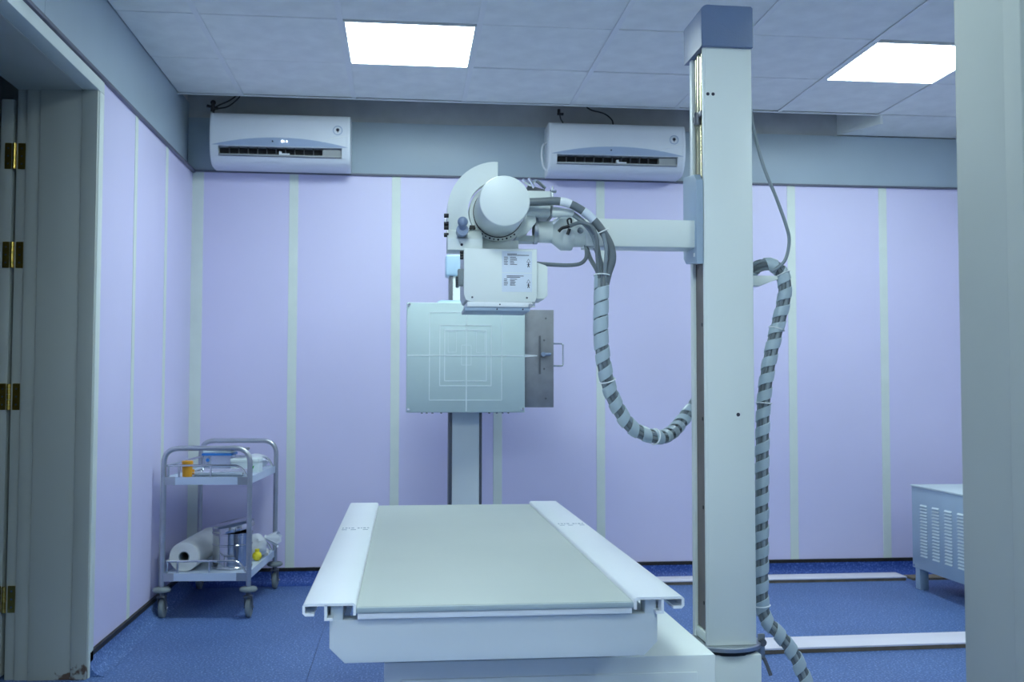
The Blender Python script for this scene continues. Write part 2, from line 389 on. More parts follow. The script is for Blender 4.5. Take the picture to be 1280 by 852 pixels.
# closure of the open slot and the strip of ceiling resting on the band at the right
b = MB(); b.prism([(2.72,5.55),(2.735,5.55),(2.60,5.84),(2.585,5.84)],'z',2.62,3.06); b.build('slot_closure','tile',ceil)
def sloped(name,x0a,x1a,x0b,x1b):
    b = MB(); ya,yb,za,zb = 5.552,5.815,CEIL,2.618
    P = [(x0a,ya,za),(x1a,ya,za),(x1b,yb,zb),(x0b,yb,zb)]
    A = [b.bm.verts.new(p) for p in P]; B = [b.bm.verts.new((p[0],p[1],p[2]+0.012)) for p in P]
    b.bm.faces.new(A); b.bm.faces.new(B[::-1])
    for k in range(4): b.bm.faces.new((A[k],B[k],B[(k+1)%4],A[(k+1)%4]))
    b.build(name,'tile',ceil)
sloped('ceiling_tile',2.724,3.312,2.592,3.312); sloped('ceiling_tile',3.318,XR,3.318,XR)

# ------------------------------------------------------------------ ceiling lights
lamp_labels = ['square lit ceiling panel nearest the left air conditioner','square lit ceiling panel at the right beside the grey wall end',
    'square lit ceiling panel in front of the patient table','square lit ceiling panel above the partition end',
    'added square fill light just behind the viewer on the left','added square fill light just behind the viewer on the right',
    'added square fill light far behind the viewer on the left','added square fill light far behind the viewer on the right']
for (x,y),lb in zip(LAMPS,lamp_labels):
    t = thing('ceiling_light',lb,'ceiling light',(x,y,CEIL-0.004),0,'square ceiling light panels')
    b = MB()
    for x0,x1,y0,y1 in ((-.292,.292,-.292,-.280),(-.292,.292,.280,.292),(-.292,-.280,-.280,.280),(.280,.292,-.280,.280)): b.box(x+x0,x+x1,y+y0,y+y1,CEIL-0.004,CEIL+0.03)
    b.box(x-.292,x+.292,y-.292,y+.292,CEIL+0.03,CEIL+0.05)
    b.build('frame','tee',t)
    b = MB(); b.box(x-.280,x+.280,y-.280,y+.280,CEIL+0.0,CEIL+0.006); b.build('diffuser','lamp',t)

# ------------------------------------------------------------------ air conditioners
def air_conditioner(xa,xb,label,lit,cable_pts):
    yf = 5.60; yb = 5.816; z0 = 2.310; z1 = 2.598; W = xb-xa
    t = thing('air_conditioner',label,'air conditioner',((xa+xb)/2,yb,z0),0,'wall mounted air conditioners')
    # body: profile (y,z) from the wall round the front
    def prof(zlo,zhi,closed_back=yb-0.002):
        F = [(2.310,5.700),(2.316,5.672),(2.326,5.652),(2.340,5.636),(2.360,5.622),(2.40,5.606),(2.44,5.600),(2.50,5.602),(2.55,5.608),(2.58,5.618),(2.592,5.632),(2.598,5.655)]
        def yat(z):
            for (za,ya),(zb_,yb_) in zip(F,F[1:]):
                if za<=z<=zb_: return ya+(yb_-ya)*(z-za)/(zb_-za)
            return F[0][1]
        zs = [zlo]+[z for z,_ in F if zlo<z<zhi]+[zhi]
        return [(yat(z),z) for z in zs], yat
    P,yat = prof(2.408,z1); b = MB(); b.prism(P+[(yb,z1),(yb,2.408)],'x',xa+0.02,xb-0.02); b.build('front_cover','acwhite',t)
    P,_ = prof(z0,2.356); b = MB(); b.prism(P+[(yb,2.356),(yb,z0)],'x',xa+0.02,xb-0.02); b.build('lower_cover','acwhite',t)
    P,_ = prof(z0,z1)
    for x0,x1 in ((xa,xa+0.022),(xb-0.022,xb)):
        b = MB(); b.prism(P+[(yb,z1),(yb,z0)],'x',x0,x1,bev=0.004); b.build('end_cover','acwhite',t)
    for x0,x1 in ((xa+0.02,xa+0.045),(xb-0.045,xb-0.02)):
        P,_ = prof(2.354,2.41); b = MB(); b.prism(P+[(yb,2.41),(yb,2.354)],'x',x0,x1); b.build('outlet_cheek','acwhite',t)
    b = MB(); b.box(xa+0.04,xb-0.04,5.665,5.70,2.354,2.41); b.build('outlet_recess','acdark',t)
    n = 13
    for k in range(1,n):
        x = xa+0.05+(W-0.10)*k/n
        if x > xb-0.16: continue
        b = MB(); b.box(x-0.0012,x+0.0012,5.630,5.667,2.362,2.408); b.build('vertical_vane','darkframe',t)
    b = MB(); b.box(xb-0.15,xb-0.047,5.625,5.664,2.364,2.404); b.build('outlet_end_plate','acvane',t)
    b = MB(); b.box(xa+0.046,xb-0.046,5.612,5.632,2.3575,2.367,bev=0.002); lv = b.build('louver','acvane',t)
    b = MB(); b.box((xa+xb)/2-0.006,(xa+xb)/2+0.006,5.612,5.640,2.366,2.385); b.box((xa+xb)/2-0.006,(xa+xb)/2+0.05,5.610,5.625,2.366,2.373); b.build('louver_clip','acwhite',lv)
    # arched blue band just proud of the cover
    up = []; lo = []
    N = 24
    for k in range(N+1):
        s = k/N; x = xa+0.012+(W-0.024)*s
        zt = 2.412+0.045*(1-(2*s-1)**2); up.append((x,zt)); lo.append((x,2.411))
    b = MB(); bm = b.bm
    A = [bm.verts.new((x,yat(z)-0.0025,z)) for x,z in up]; B = [bm.verts.new((x,yat(z)-0.0025,z)) for x,z in lo]
    A2 = [bm.verts.new((x,yat(z)+0.002,z)) for x,z in up]
    for k in range(N):
        bm.faces.new((A[k],A[k+1],B[k+1],B[k])); bm.faces.new((A2[k],A2[k+1],A[k+1],A[k]))
    band = b.build('arched_band','acband',t)
    xm = (xa+xb)/2
    b = MB(); b.cyl((xm-0.04,yat(2.436)-0.006,2.436),(xm-0.04,yat(2.436),2.436),0.004,seg=10); b.build('receiver','ink',band)
    if lit:
        b = MB()
        b.cyl((xm+0.012,yat(2.437)-0.006,2.437),(xm+0.012,yat(2.437),2.437),0.006,seg=14); b.box(xm+0.016,xm+0.022,yat(2.437)-0.006,yat(2.437),2.433,2.441); b.cyl((xm+0.036,yat(2.437)-0.006,2.437),(xm+0.036,yat(2.437),2.437),0.004,seg=12)
        b.build('display','led',band)
    # round badge
    xc,zc = xb-0.067,2.506; y0 = yat(zc)
    b = MB(); b.lathe([(0.022,0),(0.022,-0.003),(0.026,-0.003),(0.026,0)],(xc,y0,zc),'y',24); bd = b.build('badge_ring','acband',t)
    b = MB(); b.cyl((xc,y0-0.003,zc+0.003),(xc,y0,zc+0.003),0.009,seg=14); b.prism([(xc-0.005,zc),(xc+0.005,zc),(xc,zc-0.013)],'y',y0-0.003,y0); b.build('badge_mark','ink',bd)
    # pale swoosh on the cover
    sw = smooth_path([(xb-0.15,yat(2.437)-0.001,2.437),(xb-0.10,yat(2.46)-0.001,2.460),(xb-0.012,yat(2.478)-0.001,2.478)],6)
    b = MB(); b.tube(sw,0.002,6); b.build('swoosh','whiteb',t)
    # loose cable above
    for P_ in cable_pts:
        b = MB(); b.tube(smooth_path(P_,8),0.004,8); b.build('power_cable','black',t)
    return t
ac = air_conditioner(-1.062,-0.308,'white wall air conditioner with lit display above the trolley',True,
    [[(-0.895,5.62,2.70),(-0.93,5.64,2.665),(-0.98,5.66,2.635),(-1.045,5.67,2.622),(-1.06,5.68,2.600)],[(-0.90,5.60,2.70),(-0.96,5.62,2.66),(-1.04,5.64,2.625),(-1.05,5.66,2.596)]])
b = MB(); b.cyl((-1.055,5.64,2.602),(-1.052,5.64,2.650),0.011,seg=8); b.cyl((-1.085,5.64,2.632),(-1.025,5.64,2.618),0.008,seg=8); b.ball((-1.052,5.64,2.650),0.015,8); b.build('connector','black',ac)
ac2 = air_conditioner(0.800,1.583,'white wall air conditioner without lit display left of the column',False,
    [[(1.00,5.62,2.70),(1.04,5.63,2.672),(1.12,5.64,2.655),(1.165,5.65,2.625),(1.175,5.66,2.596)],[(0.862,5.64,2.655),(0.87,5.645,2.62),(0.885,5.65,2.597)]])
b = MB(); b.cyl((0.858,5.64,2.640),(0.860,5.64,2.672),0.009,seg=8); b.cyl((0.850,5.64,2.645),(0.885,5.64,2.645),0.008,seg=8); b.build('connector','black',ac2)
b = MB(); b.tube(smooth_path([(0.803,5.72,2.50),(0.778,5.72,2.48),(0.772,5.72,2.43),(0.782,5.72,2.36),(0.803,5.72,2.335)],8),0.006,8); b.build('side_cable','acwhite',ac2)

# ------------------------------------------------------------------ wall bucky stand
t = thing('bucky_stand','upright film stand with square pale green panel behind the table','x-ray stand',(0.32,5.45,0))
b = MB(); b.box(0.251,0.396,5.40,5.52,0.02,1.72,bev=0.003); b.build('column','white',t)
for x0,x1 in ((0.2335,0.2515),(0.3955,0.4095)):
    b = MB(); b.box(x0,x1,5.398,5.53,0.02,1.70,bev=0.002); b.build('side_channel','darkframe',t)
b = MB(); b.box(0.214,0.43,5.385,5.53,1.69,1.805,bev=0.012,seg=3); b.build('top_cap','paleblue',t)
b = MB(); b.box(0.05,0.60,5.30,5.70,0.0,0.02,bev=0.004); b.build('base_plate','white',t)
b = MB(); b.box(0.16,0.49,5.36,5.44,1.00,1.56,bev=0.03,seg=3); b.build('panel_carrier','paleblue',t)
b = MB(); b.box(0.008,0.621,5.25,5.375,0.968,1.535,bev=0.006); pn = b.build('panel_housing','mint',t)
b = MB(); yl0,yl1 = 5.2488,5.2502; h = 0.0022
def vline(x,z0,z1,h=h): b.box(x-h,x+h,yl0,yl1,z0,z1)
def hline(z,x0,x1,h=h): b.box(x0,x1,yl0,yl1,z-h,z+h)
vline(0.3165,0.974,1.530,0.003); hline(1.262,0.014,0.617,0.003)
for x0,z1,x1,z0 in ((0.126,1.485,0.50,1.032),(0.179,1.419,0.445,1.106),(0.204,1.394,0.42,1.131)):
    vline(x0,z0,z1); vline(x1,z0,z1); hline(z0,x0,x1); hline(z1,x0,x1)
for x0,z1,x1,z0 in ((0.291,1.316,0.341,1.213),(0.222,1.386,0.264,1.279),(0.368,1.386,0.412,1.279)):
    vline(x0,z0,z1,.0012); vline(x1,z0,z1,.0012); hline(z0,x0,x1,.0012); hline(z1,x0,x1,.0012)
b.build('marking_lines','mintline',pn)
for x,z in ((0.020,1.522),(0.020,0.984),(0.608,0.986),(0.608,1.524)):
    b = MB(); b.lathe([(0.0,-0.006),(0.006,-0.0055),(0.009,-0.002),(0.009,0.001)],(x,5.25,z),'y',14); b.build('panel_screw','chrome',pn)
for x in (0.09,0.115,0.145,0.19,0.44,0.48,0.51,0.54):
    b = MB(); b.cyl((x,5.30,0.962),(x,5.30,0.970),0.005,seg=8); b.build('edge_bolt','darkframe',pn)
b = MB(); b.box(0.615,0.777,5.285,5.305,0.994,1.505,bev=0.002); tr = b.build('cassette_tray','zinc',t)
b = MB(); b.tube(fillet([(0.777,5.295,1.328),(0.829,5.295,1.328),(0.829,5.295,1.211),(0.777,5.295,1.211)],0.012,4),0.0045,8); b.build('tray_handle','steel',tr)
b = MB(); b.box(0.698,0.708,5.276,5.286,1.168,1.368); b.build('slot_bar','darkframe',tr)
b = MB(); b.cyl((0.720,5.286,1.271),(0.720,5.262,1.271),0.012,seg=14); b.cyl((0.732,5.270,1.271),(0.760,5.270,1.271),0.008,seg=12); b.build('tray_knob','knobblue',tr)
b = MB(); b.prism([(0.622,1.272),(0.622,1.255),(0.69,1.262),(0.69,1.266)],'y',5.283,5.286); b.build('pointer','whiteb',tr)
for x,z in ((0.726,1.345),(0.726,1.195),(0.735,1.46),(0.735,1.04)):
    b = MB(); b.cyl((x,5.282,z),(x,5.286,z),0.005,seg=10); b.build('tray_screw','darkframe',tr)

# ------------------------------------------------------------------ patient table
t = thing('patient_table','x-ray patient table with grey green top and white side rails','x-ray table',(0.20,3.1,0))
YT0,YT1 = 2.165,4.015
def rail(xo, sg):
    """C shaped side profile, xo outer edge, sg=+1 when inside is towards +x"""
    th = 0.0055; X = lambda d: xo+sg*d
    path = [(0.024,-0.026),(0.006,-0.026),(0.0,-0.020),(0.0,-0.005),(0.005,0.0),(0.105,0.0),(0.110,-0.005),(0.110,-0.026)]
    def sheet(P):
        # offset polyline to a thin closed polygon
        V = [Vector(p) for p in P]; L = []; R = []
        for i,p in enumerate(V):
            d = (V[min(i+1,len(V)-1)]-V[max(i-1,0)]).normalized(); n = Vector((d.y,-d.x))
            L.append(p); R.append(p+n*th)
        return [(X(p.x),0.65+p.y) for p in L+R[::-1]]
    b = MB(); b.prism(sheet(path),'y',YT0,YT1)
    b.prism([(X(x),0.65+z) for x,z in ((0.045,-0.004),(0.045,-0.036),(0.062,-0.036),(0.062,-0.031),(0.0505,-0.031),(0.0505,-0.004))],'y',YT0,YT1)
    return b
rl = rail(-0.208,1).build('side_rail','whiteb',t,ang=50)
rr = rail(0.603,-1).build('side_rail','whiteb',t,ang=50)
def print_marks(x,y,par):
    b = MB()
    for k,(dx,w_) in enumerate(((-0.042,.004),(-0.033,.007),(-0.022,.004),(-0.014,.009),(0.006,.006),(0.016,.004),(0.024,.008),(0.036,.006))):
        b.box(x+dx,x+dx+w_,y+0.012+0.004*(k%2),y+0.030,0.6499,0.6504)
        if k%3==0: b.box(x+dx,x+dx+0.016,y-0.02,y-0.010,0.6499,0.6504)
    b.build('printed_mark','inklight',par)['kind'] = 'stuff'
print_marks(-0.152,3.28,rl); print_marks(0.548,3.32,rr)
b = MB(); b.box(-0.0975,0.4925,YT0+0.012,YT1-0.01,0.628,0.640,bev=0.002); tp = b.build('tabletop','tabletop',t)
b = MB(); b.box(-0.0975,0.4925,YT0+0.004,YT0+0.0125,0.627,0.6385,bev=0.001); b.build('edge_strip','topedge',tp)
b = MB(); b.box(-0.095,0.49,YT0+0.006,YT1-0.012,0.614,0.6265,bev=0.002); b.build('under_frame','whiteb',tp)
# front and rear cross beams with chamfered ends and upright tongues running in the rails
for y0,y1 in ((2.19,2.235),(3.90,3.945)):
    b = MB(); b.prism([(-0.154,0.610),(0.550,0.610),(0.550,0.549),(0.520,0.519),(-0.122,0.519),(-0.154,0.551)],'y',y0,y1,bev=0.003)
    cb = b.build('cross_beam','white',t)
    for x0,x1 in ((-0.152,-0.126),(0.522,0.548)):
        b = MB(); b.box(x0,x1,y0+0.001,y1-0.002,0.606,0.639,bev=0.002); b.build('beam_tongue','white',cb)
    b = MB(); b.box(-0.085,0.480,y0+0.006,y1-0.006,0.6095,0.6135); b.build('slide_pad','blackstrip',cb)
for x0,x1 in ((-0.150,-0.128),(0.524,0.546)):
    b = MB(); b.box(x0,x1,2.235,3.90,0.545,0.600); b.build('long_beam','white',t)
# base cabinet, offset to the right
BX0,BX1,BY0,BY1,BZ = -0.042,0.728,2.35,3.75,0.476
b = MB(); b.box(BX0,BX1,BY0,BY1,0.06,BZ,bev=0.004); base = b.build('base_cabinet','white',t)
b = MB(); b.box(BX0+0.03,BX1-0.03,BY0+0.04,BY1-0.04,0.0,0.062); b.build('plinth','darkframe',base)
b = MB(); b.box(-0.004,0.684,BY0-0.004,BY0+0.002,0.09,0.437,bev=0.002); b.build('front_door','white',base)
b = MB(); b.box(-0.06,0.46,2.5,3.6,0.472,0.525); b.build('slide_block','white',base)
b = MB(); b.cyl((0.726,2.42,0.44),(0.740,2.42,0.44),0.008,seg=12); b.build('side_bolt','darkframe',base)

# ------------------------------------------------------------------ tube column
t = thing('tube_column','tall square column with slate blue cap right of the table','column',(1.013,3.18,0))
CX0,CX1,CY0,CY1 = 0.936,1.091,3.10,3.256
b = MB(); b.box(CX0+0.004,CX1,CY0,CY0+0.014,0.302,2.185,bev=0.003); fp = b.build('front_plate','white',t)
b = MB(); b.box(CX1-0.012,CX1+0.002,CY0+0.002,CY1,0.302,2.185,bev=0.002); b.build('side_plate','white',t)
b = MB(); b.box(CX0,CX1,CY1-0.014,CY1,0.302,2.185,bev=0.002); b.build('rear_plate','white',t)
b = MB(); b.box(CX0-0.002,CX0+0.010,CY0+0.002,CY0+0.016,0.302,2.185,bev=0.002); b.build('slot_lip','white',t)
b = MB(); b.box(CX0-0.002,CX0+0.010,CY1-0.026,CY1,0.302,2.185,bev=0.002); b.build('slot_lip','white',t)
b = MB(); b.box(0.970,0.980,CY0+0.014,CY1-0.012,0.305,2.18); b.build('inner_web','black',t)
for y,r in ((3.140,0.007),(3.172,0.010),(3.205,0.007)):
    b = MB(); b.cyl((0.947,y,1.51),(0.947,y,2.18),r,seg=14); b.build('guide_rail','brassrail',t)
b = MB(); b.box(0.934,0.968,3.130,3.220,1.965,1.985,bev=0.003); b.cyl((0.936,3.17,1.945),(0.936,3.17,1.985),0.012,seg=12); b.build('rope_clamp','darkframe',t)
b = MB(); b.box(0.945,0.958,CY0+0.015,CY1-0.011,0.34,1.50); rc = b.build('slot_cover','railcover',t)
b = MB(); b.box(0.9440,0.9455,3.132,3.136,0.34,1.50); b.build('cover_seam','black',rc)
for z in (0.42,0.72,1.0,1.30):
    b = MB(); b.cyl((0.9435,3.165,z),(0.9455,3.165,z),0.006,seg=10); b.build('cover_screw','black',rc)
b = MB(); b.box(0.938,0.96,CY0+0.02,CY1-0.02,0.305,0.336,bev=0.003); b.build('slot_foot','cream',t)
# cap with rounded upper edges
cp = [(0.9255,2.178),(0.9255,2.292)]+[(0.9255+0.018*(1-math.cos(a)),2.292+0.018*math.sin(a)) for a in [PI/2*k/5 for k in range(1,6)]]+[(1.088,2.310),(1.0935,2.304),(1.0935,2.178)]
b = MB(); b.prism(cp,'y',3.086,3.29,bev=0.003); b.build('cap','slate',t)
for x in (0.949,0.966):
    b = MB(); b.cyl((x,3.0995,2.028),(x,3.101,2.028),0.0055,seg=12); b.build('plate_screw','ink',fp)
b = MB(); b.lathe([(0.0,-0.0005),(0.006,-0.0005),(0.0062,0.001)],(1.0395,3.10,1.015),'y',14); pl = b.build('plug_hole','ink',fp)
b = MB(); b.lathe([(0.0062,-0.0002),(0.0062,-0.001),(0.0078,-0.001),(0.0078,0.001)],(1.0395,3.10,1.015),'y',16); b.build('plug_rim','whiteb',pl)
# turntable disc and pedestal
b = MB(); b.lathe([(0.0,0.302),(0.112,0.302),(0.115,0.299),(0.115,0.288),(0.108,0.286),(0.0,0.286)],(1.013,3.178,0),'z',48); b.build('turntable_disc','steelsat',t)
b = MB(); b.lathe([(0.0,0.287),(0.100,0.287),(0.100,0.274),(0.0,0.274)],(1.013,3.178,0),'z',40); b.build('turntable_gap','black',t)
b = MB(); b.box(0.90,1.103,3.085,3.275,0.02,0.276,bev=0.004); pd = b.build('pedestal','white',t)
b = MB(); b.box(0.86,1.16,3.02,3.34,0.0,0.022,bev=0.004); b.build('foot_plate','steelsat',pd)
b = MB(); b.box(1.112,1.134,3.14,3.15,0.245,0.325,bev=0.002); b.box(1.10,1.118,3.14,3.15,0.268,0.29); lk = b.build('lock_bracket','steelsat',t)
b = MB(); b.tube([(1.128,3.135,0.252),(1.136,3.13,0.230),(1.146,3.125,0.200)],0.006,8); b.cyl((1.124,3.13,0.30),(1.124,3.142,0.30),0.012,seg=10); b.build('lock_lever','darkframe',lk)
# cable bracket on the right side
b = MB(); b.prism([(1.093,1.464),(1.205,1.464),(1.212,1.452),(1.19,1.448),(1.15,1.430),(1.093,1.430)],'y',3.195,3.235,bev=0.002); b.build('cable_bracket','white',t)

# ------------------------------------------------------------------ x-ray tube on its arm
t = thing('x_ray_tube','white x-ray tube head with collimator box on a horizontal arm','x-ray tube',(0.62,3.17,1.33))
b = MB(); b.prism([(3.098,1.488),(3.098,1.752),(3.125,1.775),(3.248,1.790),(3.248,1.520),(3.22,1.500)],'x',0.908,0.932,bev=0.003); cg = b.build('carriage_cover','carriage',t)
b = MB(); b.box(0.9065,0.909,3.115,3.127,1.512,1.524); b.build('cover_mark','whiteb',cg)
b = MB(); b.box(0.56,0.910,3.115,3.215,1.540,1.627,bev=0.003); arm = b.build('arm','white',t)
b = MB(); b.cyl((0.541,3.117,1.587),(0.541,3.108,1.587),0.010,seg=14); b.build('arm_bolt','chrome',arm)
# rotation joint: flange, cone and neck along x
b = MB(); b.lathe([(0.0,0.58),(0.044,0.58),(0.046,0.522),(0.056,0.522),(0.0575,0.519),(0.0575,0.490),(0.056,0.486),(0.034,0.458),(0.034,0.408),(0.030,0.404),(0.0,0.404)],(0,3.16,1.588),'x',40); jn = b.build('rotation_joint','white',t)
b = MB(); b.lathe([(0.028,0.412),(0.043,0.412),(0.043,0.400),(0.028,0.400)],(0,3.16,1.592),'x',30); b.build('joint_collar','steelsat',jn)
# tube housing: cylinder towards the viewer, body behind
cx,cz = 0.281,1.632
b = MB(); b.lathe([(0.0,2.873),(0.068,2.873),(0.0715,2.875),(0.0735,2.880),(0.0745,2.89),(0.0755,3.075),(0.0,3.075)],(cx,0,cz),'y',64); hs = b.build('tube_housing','white',t)
b = MB(); b.lathe([(0.0745,3.068),(0.0775,3.068),(0.0775,3.078),(0.0745,3.078)],(cx,0,cz),'y',64); b.build('housing_gap','black',hs)
b = MB(); b.lathe([(0.0,3.074),(0.0880,3.074),(0.0890,3.077),(0.0890,3.150),(0.085,3.16),(0.085,3.34),(0.07,3.36),(0.0,3.36)],(cx,0,cz),'y',64); rg = b.build('angle_ring','white',t)
b = MB()
for k in range(-4,5):
    a = -PI/2+k*0.16; x = cx+0.083*math.cos(a); z = cz+0.083*math.sin(a)
    b.cyl((x,3.0725,z),(x,3.0745,z),0.0022 if k%2 else 0.003,seg=8)
b.build('angle_scale','ink',rg)
b = MB(); b.prism([(cx-0.004,cz-0.070),(cx+0.004,cz-0.070),(cx,cz-0.076)],'y',3.060,3.0685); b.build('angle_pointer','ink',rg)
# high voltage horn to the right of the housing with its flange
b = MB(); b.box(0.355,0.447,3.09,3.22,1.628,1.706,bev=0.006); hn = b.build('cable_horn','white',t)
b = MB(); b.box(0.447,0.453,3.085,3.225,1.625,1.712,bev=0.002); b.build('horn_flange','steelsat',hn)
b = MB()
for z in (1.632,1.668,1.704):
    b = MB(); b.cyl((0.446,3.088,z),(0.462,3.088,z),0.005,seg=8); b.build('flange_bolt','chrome',hn)
b = MB(); b.cyl((0.450,3.10,1.706),(0.450,3.10,1.722),0.005,seg=8); b.build('flange_bolt','chrome',hn)
b = MB(); b.box(0.375,0.43,3.12,3.20,1.70,1.722,rot=Matrix.Rotation(0.25,3,'Y')); b.build('horn_clamp','darkframe',hn)
b = MB(); b.tube(smooth_path([(0.36,3.11,1.742),(0.385,3.10,1.725),(0.40,3.10,1.738),(0.43,3.10,1.715)],6),0.005,8); b.cyl((0.395,3.095,1.715),(0.378,3.10,1.745),0.005,seg=8); b.build('earth_clip','chrome',hn)
b = MB(); b.prism([(0.34,1.63),(0.40,1.63),(0.402,1.610),(0.375,1.575),(0.34,1.560)],'y',3.10,3.2,bev=0.002); b.build('horn_support','white',t)
b = MB(); b.box(0.355,0.402,3.15,3.21,1.556,1.575,bev=0.002); b.build('support_foot','white',t)
# curved control shield at the left
P = []
for k in range(17):
    a = PI/2+ (PI/2)*k/16; P.append((cx-0.003+0.153*math.cos(a),cz+0.153*math.sin(a)))
P += [(0.125,1.52),(0.232,1.52)]
inn = []
for k in range(17):
    a = math.radians(232)-math.radians(232-92)*k/16; inn.append((cx+0.094*math.cos(a),cz+0.094*math.sin(a)))
P += [(0.232,1.548)]+inn+[(cx-0.003,cz+0.094)]
b = MB(); b.prism(P,'y',3.055,3.10,bev=0.002); sh = b.build('control_shield','white',t)
b = MB(); b.prism([(3.005,1.507),(3.10,1.507),(3.10,1.575),(3.058,1.575),(3.005,1.540)],'x',0.124,0.2285,bev=0.002); cbx = b.build('control_box','white',t)
b = MB(); b.cyl((0.166,3.003,1.522),(0.166,3.006,1.522),0.004,seg=10); b.build('box_screw','ink',cbx)
b = MB(); b.lathe([(0.0,2.972),(0.017,2.972),(0.018,2.976),(0.0165,3.06)],(0.1665,0,1.562),'y',24); kb = b.build('knob_base','knobblue',t)
b = MB(); b.cyl((0.1665,2.985,1.565),(0.1665,2.968,1.578),0.0125,0.012,seg=18); b.ball((0.1665,2.966,1.584),0.0155,18); b.build('knob_ball','knobblue',kb)
b = MB(); b.box(0.192,0.208,3.046,3.056,1.5765,1.587); b.cyl((0.195,3.050,1.578),(0.195,3.043,1.578),0.005,seg=8); b.cyl((0.206,3.050,1.578),(0.206,3.043,1.578),0.004,seg=8); b.build('shield_catch','black',sh)
for z in (1.612,1.588,1.576,1.554):
    b = MB(); b.cyl((0.128,3.03,z),(0.114,3.03,z),0.0065,seg=12,bev=0.001); b.build('side_button','black',sh)
b = MB(); b.box(0.115,0.121,3.025,3.04,1.588,1.602,bev=0.001); b.build('side_switch','steel',sh)
# collimator
b = MB(); b.box(0.2,0.345,3.085,3.16,1.500,1.550,bev=0.003); nk = b.build('collimator_mount','white',t)
b = MB()
for x in (0.205,0.215,0.330,0.338): b.cyl((x,3.072,1.515),(x,3.09,1.515),0.006,seg=8)
b.box(0.21,0.335,3.070,3.086,1.506,1.511); b.build('mount_clamp','steelsat',nk)
P = [(0.170,1.505),(0.386,1.507),(0.386,1.365),(0.380,1.350),(0.192,1.348),(0.176,1.354),(0.170,1.37)]
b = MB(); b.prism(P,'y',2.962,3.16,bev=0.003); co = b.build('collimator_box','white',t)
b = MB(); b.box(0.180,0.372,2.960,3.15,1.334,1.349,bev=0.002); b.build('bottom_bar','whiteb',co)
b = MB(); b.cyl((0.372,2.968,1.343),(0.380,2.968,1.343),0.008,seg=12); b.cyl((0.366,2.958,1.339),(0.366,2.964,1.339),0.006,seg=10); b.build('bottom_latch','steel',co)
b = MB(); b.box(0.174,0.366,2.964,3.14,1.323,1.334,bev=0.001); b.build('accessory_rail','carriage',co)
b = MB(); b.prism([(0.386,1.472),(0.416,1.462),(0.4215,1.455),(0.4215,1.372),(0.412,1.362),(0.386,1.362)],'y',2.99,3.14,bev=0.002); b.build('side_housing','white',co)
for x,z in ((0.195,1.362),(0.356,1.362)):
    b = MB(); b.cyl((x,2.9605,z),(x,2.963,z),0.003,seg=10); b.build('rivet','darkframe',co)
for x,z in ((0.276,1.3415),(0.268,1.328),(0.344,1.328)):
    b = MB(); b.cyl((x,2.9585,z),(x,2.966,z),0.0022,seg=8); b.build('rivet','ink',co)
b = MB(); b.box(0.154,0.172,2.985,3.01,1.398,1.448,bev=0.003); b.box(0.148,0.158,2.987,3.008,1.393,1.428,bev=0.003); kn = b.build('blade_knob','rubber',co)
b = MB()
for k in range(6): b.box(0.1475,0.1545,2.9845,2.988,1.396+k*0.005,1.398+k*0.005)
b.build('knob_ridge','black',kn)
b = MB()
for z in (1.488,1.497,1.480): b.cyl((0.172,2.985,z),(0.160,2.985,z),0.0045,seg=8)
b.build('side_terminal','black',co)
# information stickers on the collimator
def sticker(z0,z1,rows,head):
    yy = 2.962
    b = MB(); b.box(0.282,0.371,yy-0.0007,yy+0.001,z0,z1); st = b.build('sticker','sticker',co)
    b = MB(); y0,y1 = yy-0.0011,yy-0.0006
    z = z1-0.008
    for x0,x1 in head:
        b.box(x0,x1,y0,y1,z-0.0009,z+0.0009); z -= 0.0038
    z -= 0.002
    rnd = random.Random(int(z0*1e4))
    for k in range(rows):
        b.box(0.288,0.288+rnd.uniform(.009,.013),y0,y1,z-0.0008,z+0.0008)
        b.box(0.306,0.306+rnd.uniform(.010,.022),y0,y1,z-0.0008,z+0.0008)
        z -= 0.0043
    b.build('sticker_print','ink',st)
    # warning triangle outline and figure symbol
    b = MB(); zc = (z0+z1)/2+0.004; xc = 0.3605; s = 0.0052
    for a0,a1 in (((xc-s,zc-s*.8),(xc+s,zc-s*.8)),((xc+s,zc-s*.8),(xc,zc+s)),((xc,zc+s),(xc-s,zc-s*.8))):
        b.cyl((a0[0],yy-0.0008,a0[1]),(a1[0],yy-0.0008,a1[1]),0.0005,seg=6)
    b.build('sticker_triangle','ink',st)
    b = MB(); zf = zc-0.013
    b.cyl((xc,y0,zf+0.0055),(xc,y1,zf+0.0055),0.0017,seg=10); b.box(xc-0.0016,xc+0.0016,y0,y1,zf-0.001,zf+0.004)
    b.box(xc-0.0045,xc+0.0045,y0,y1,zf+0.0015,zf+0.003); b.prism([(xc-0.0035,zf-0.0065),(xc-0.0012,zf-0.0065),(xc,zf-0.002),(xc+0.0012,zf-0.0065),(xc+0.0035,zf-0.0065),(xc+0.0015,zf),(xc-0.0015,zf)],'y',y0,y1)
    b.build('sticker_figure','ink',st)
sticker(1.436,1.499,6,((0.298,0.326),(0.298,0.362)))
sticker(1.379,1.434,5,((0.296,0.346),(0.296,0.336)))

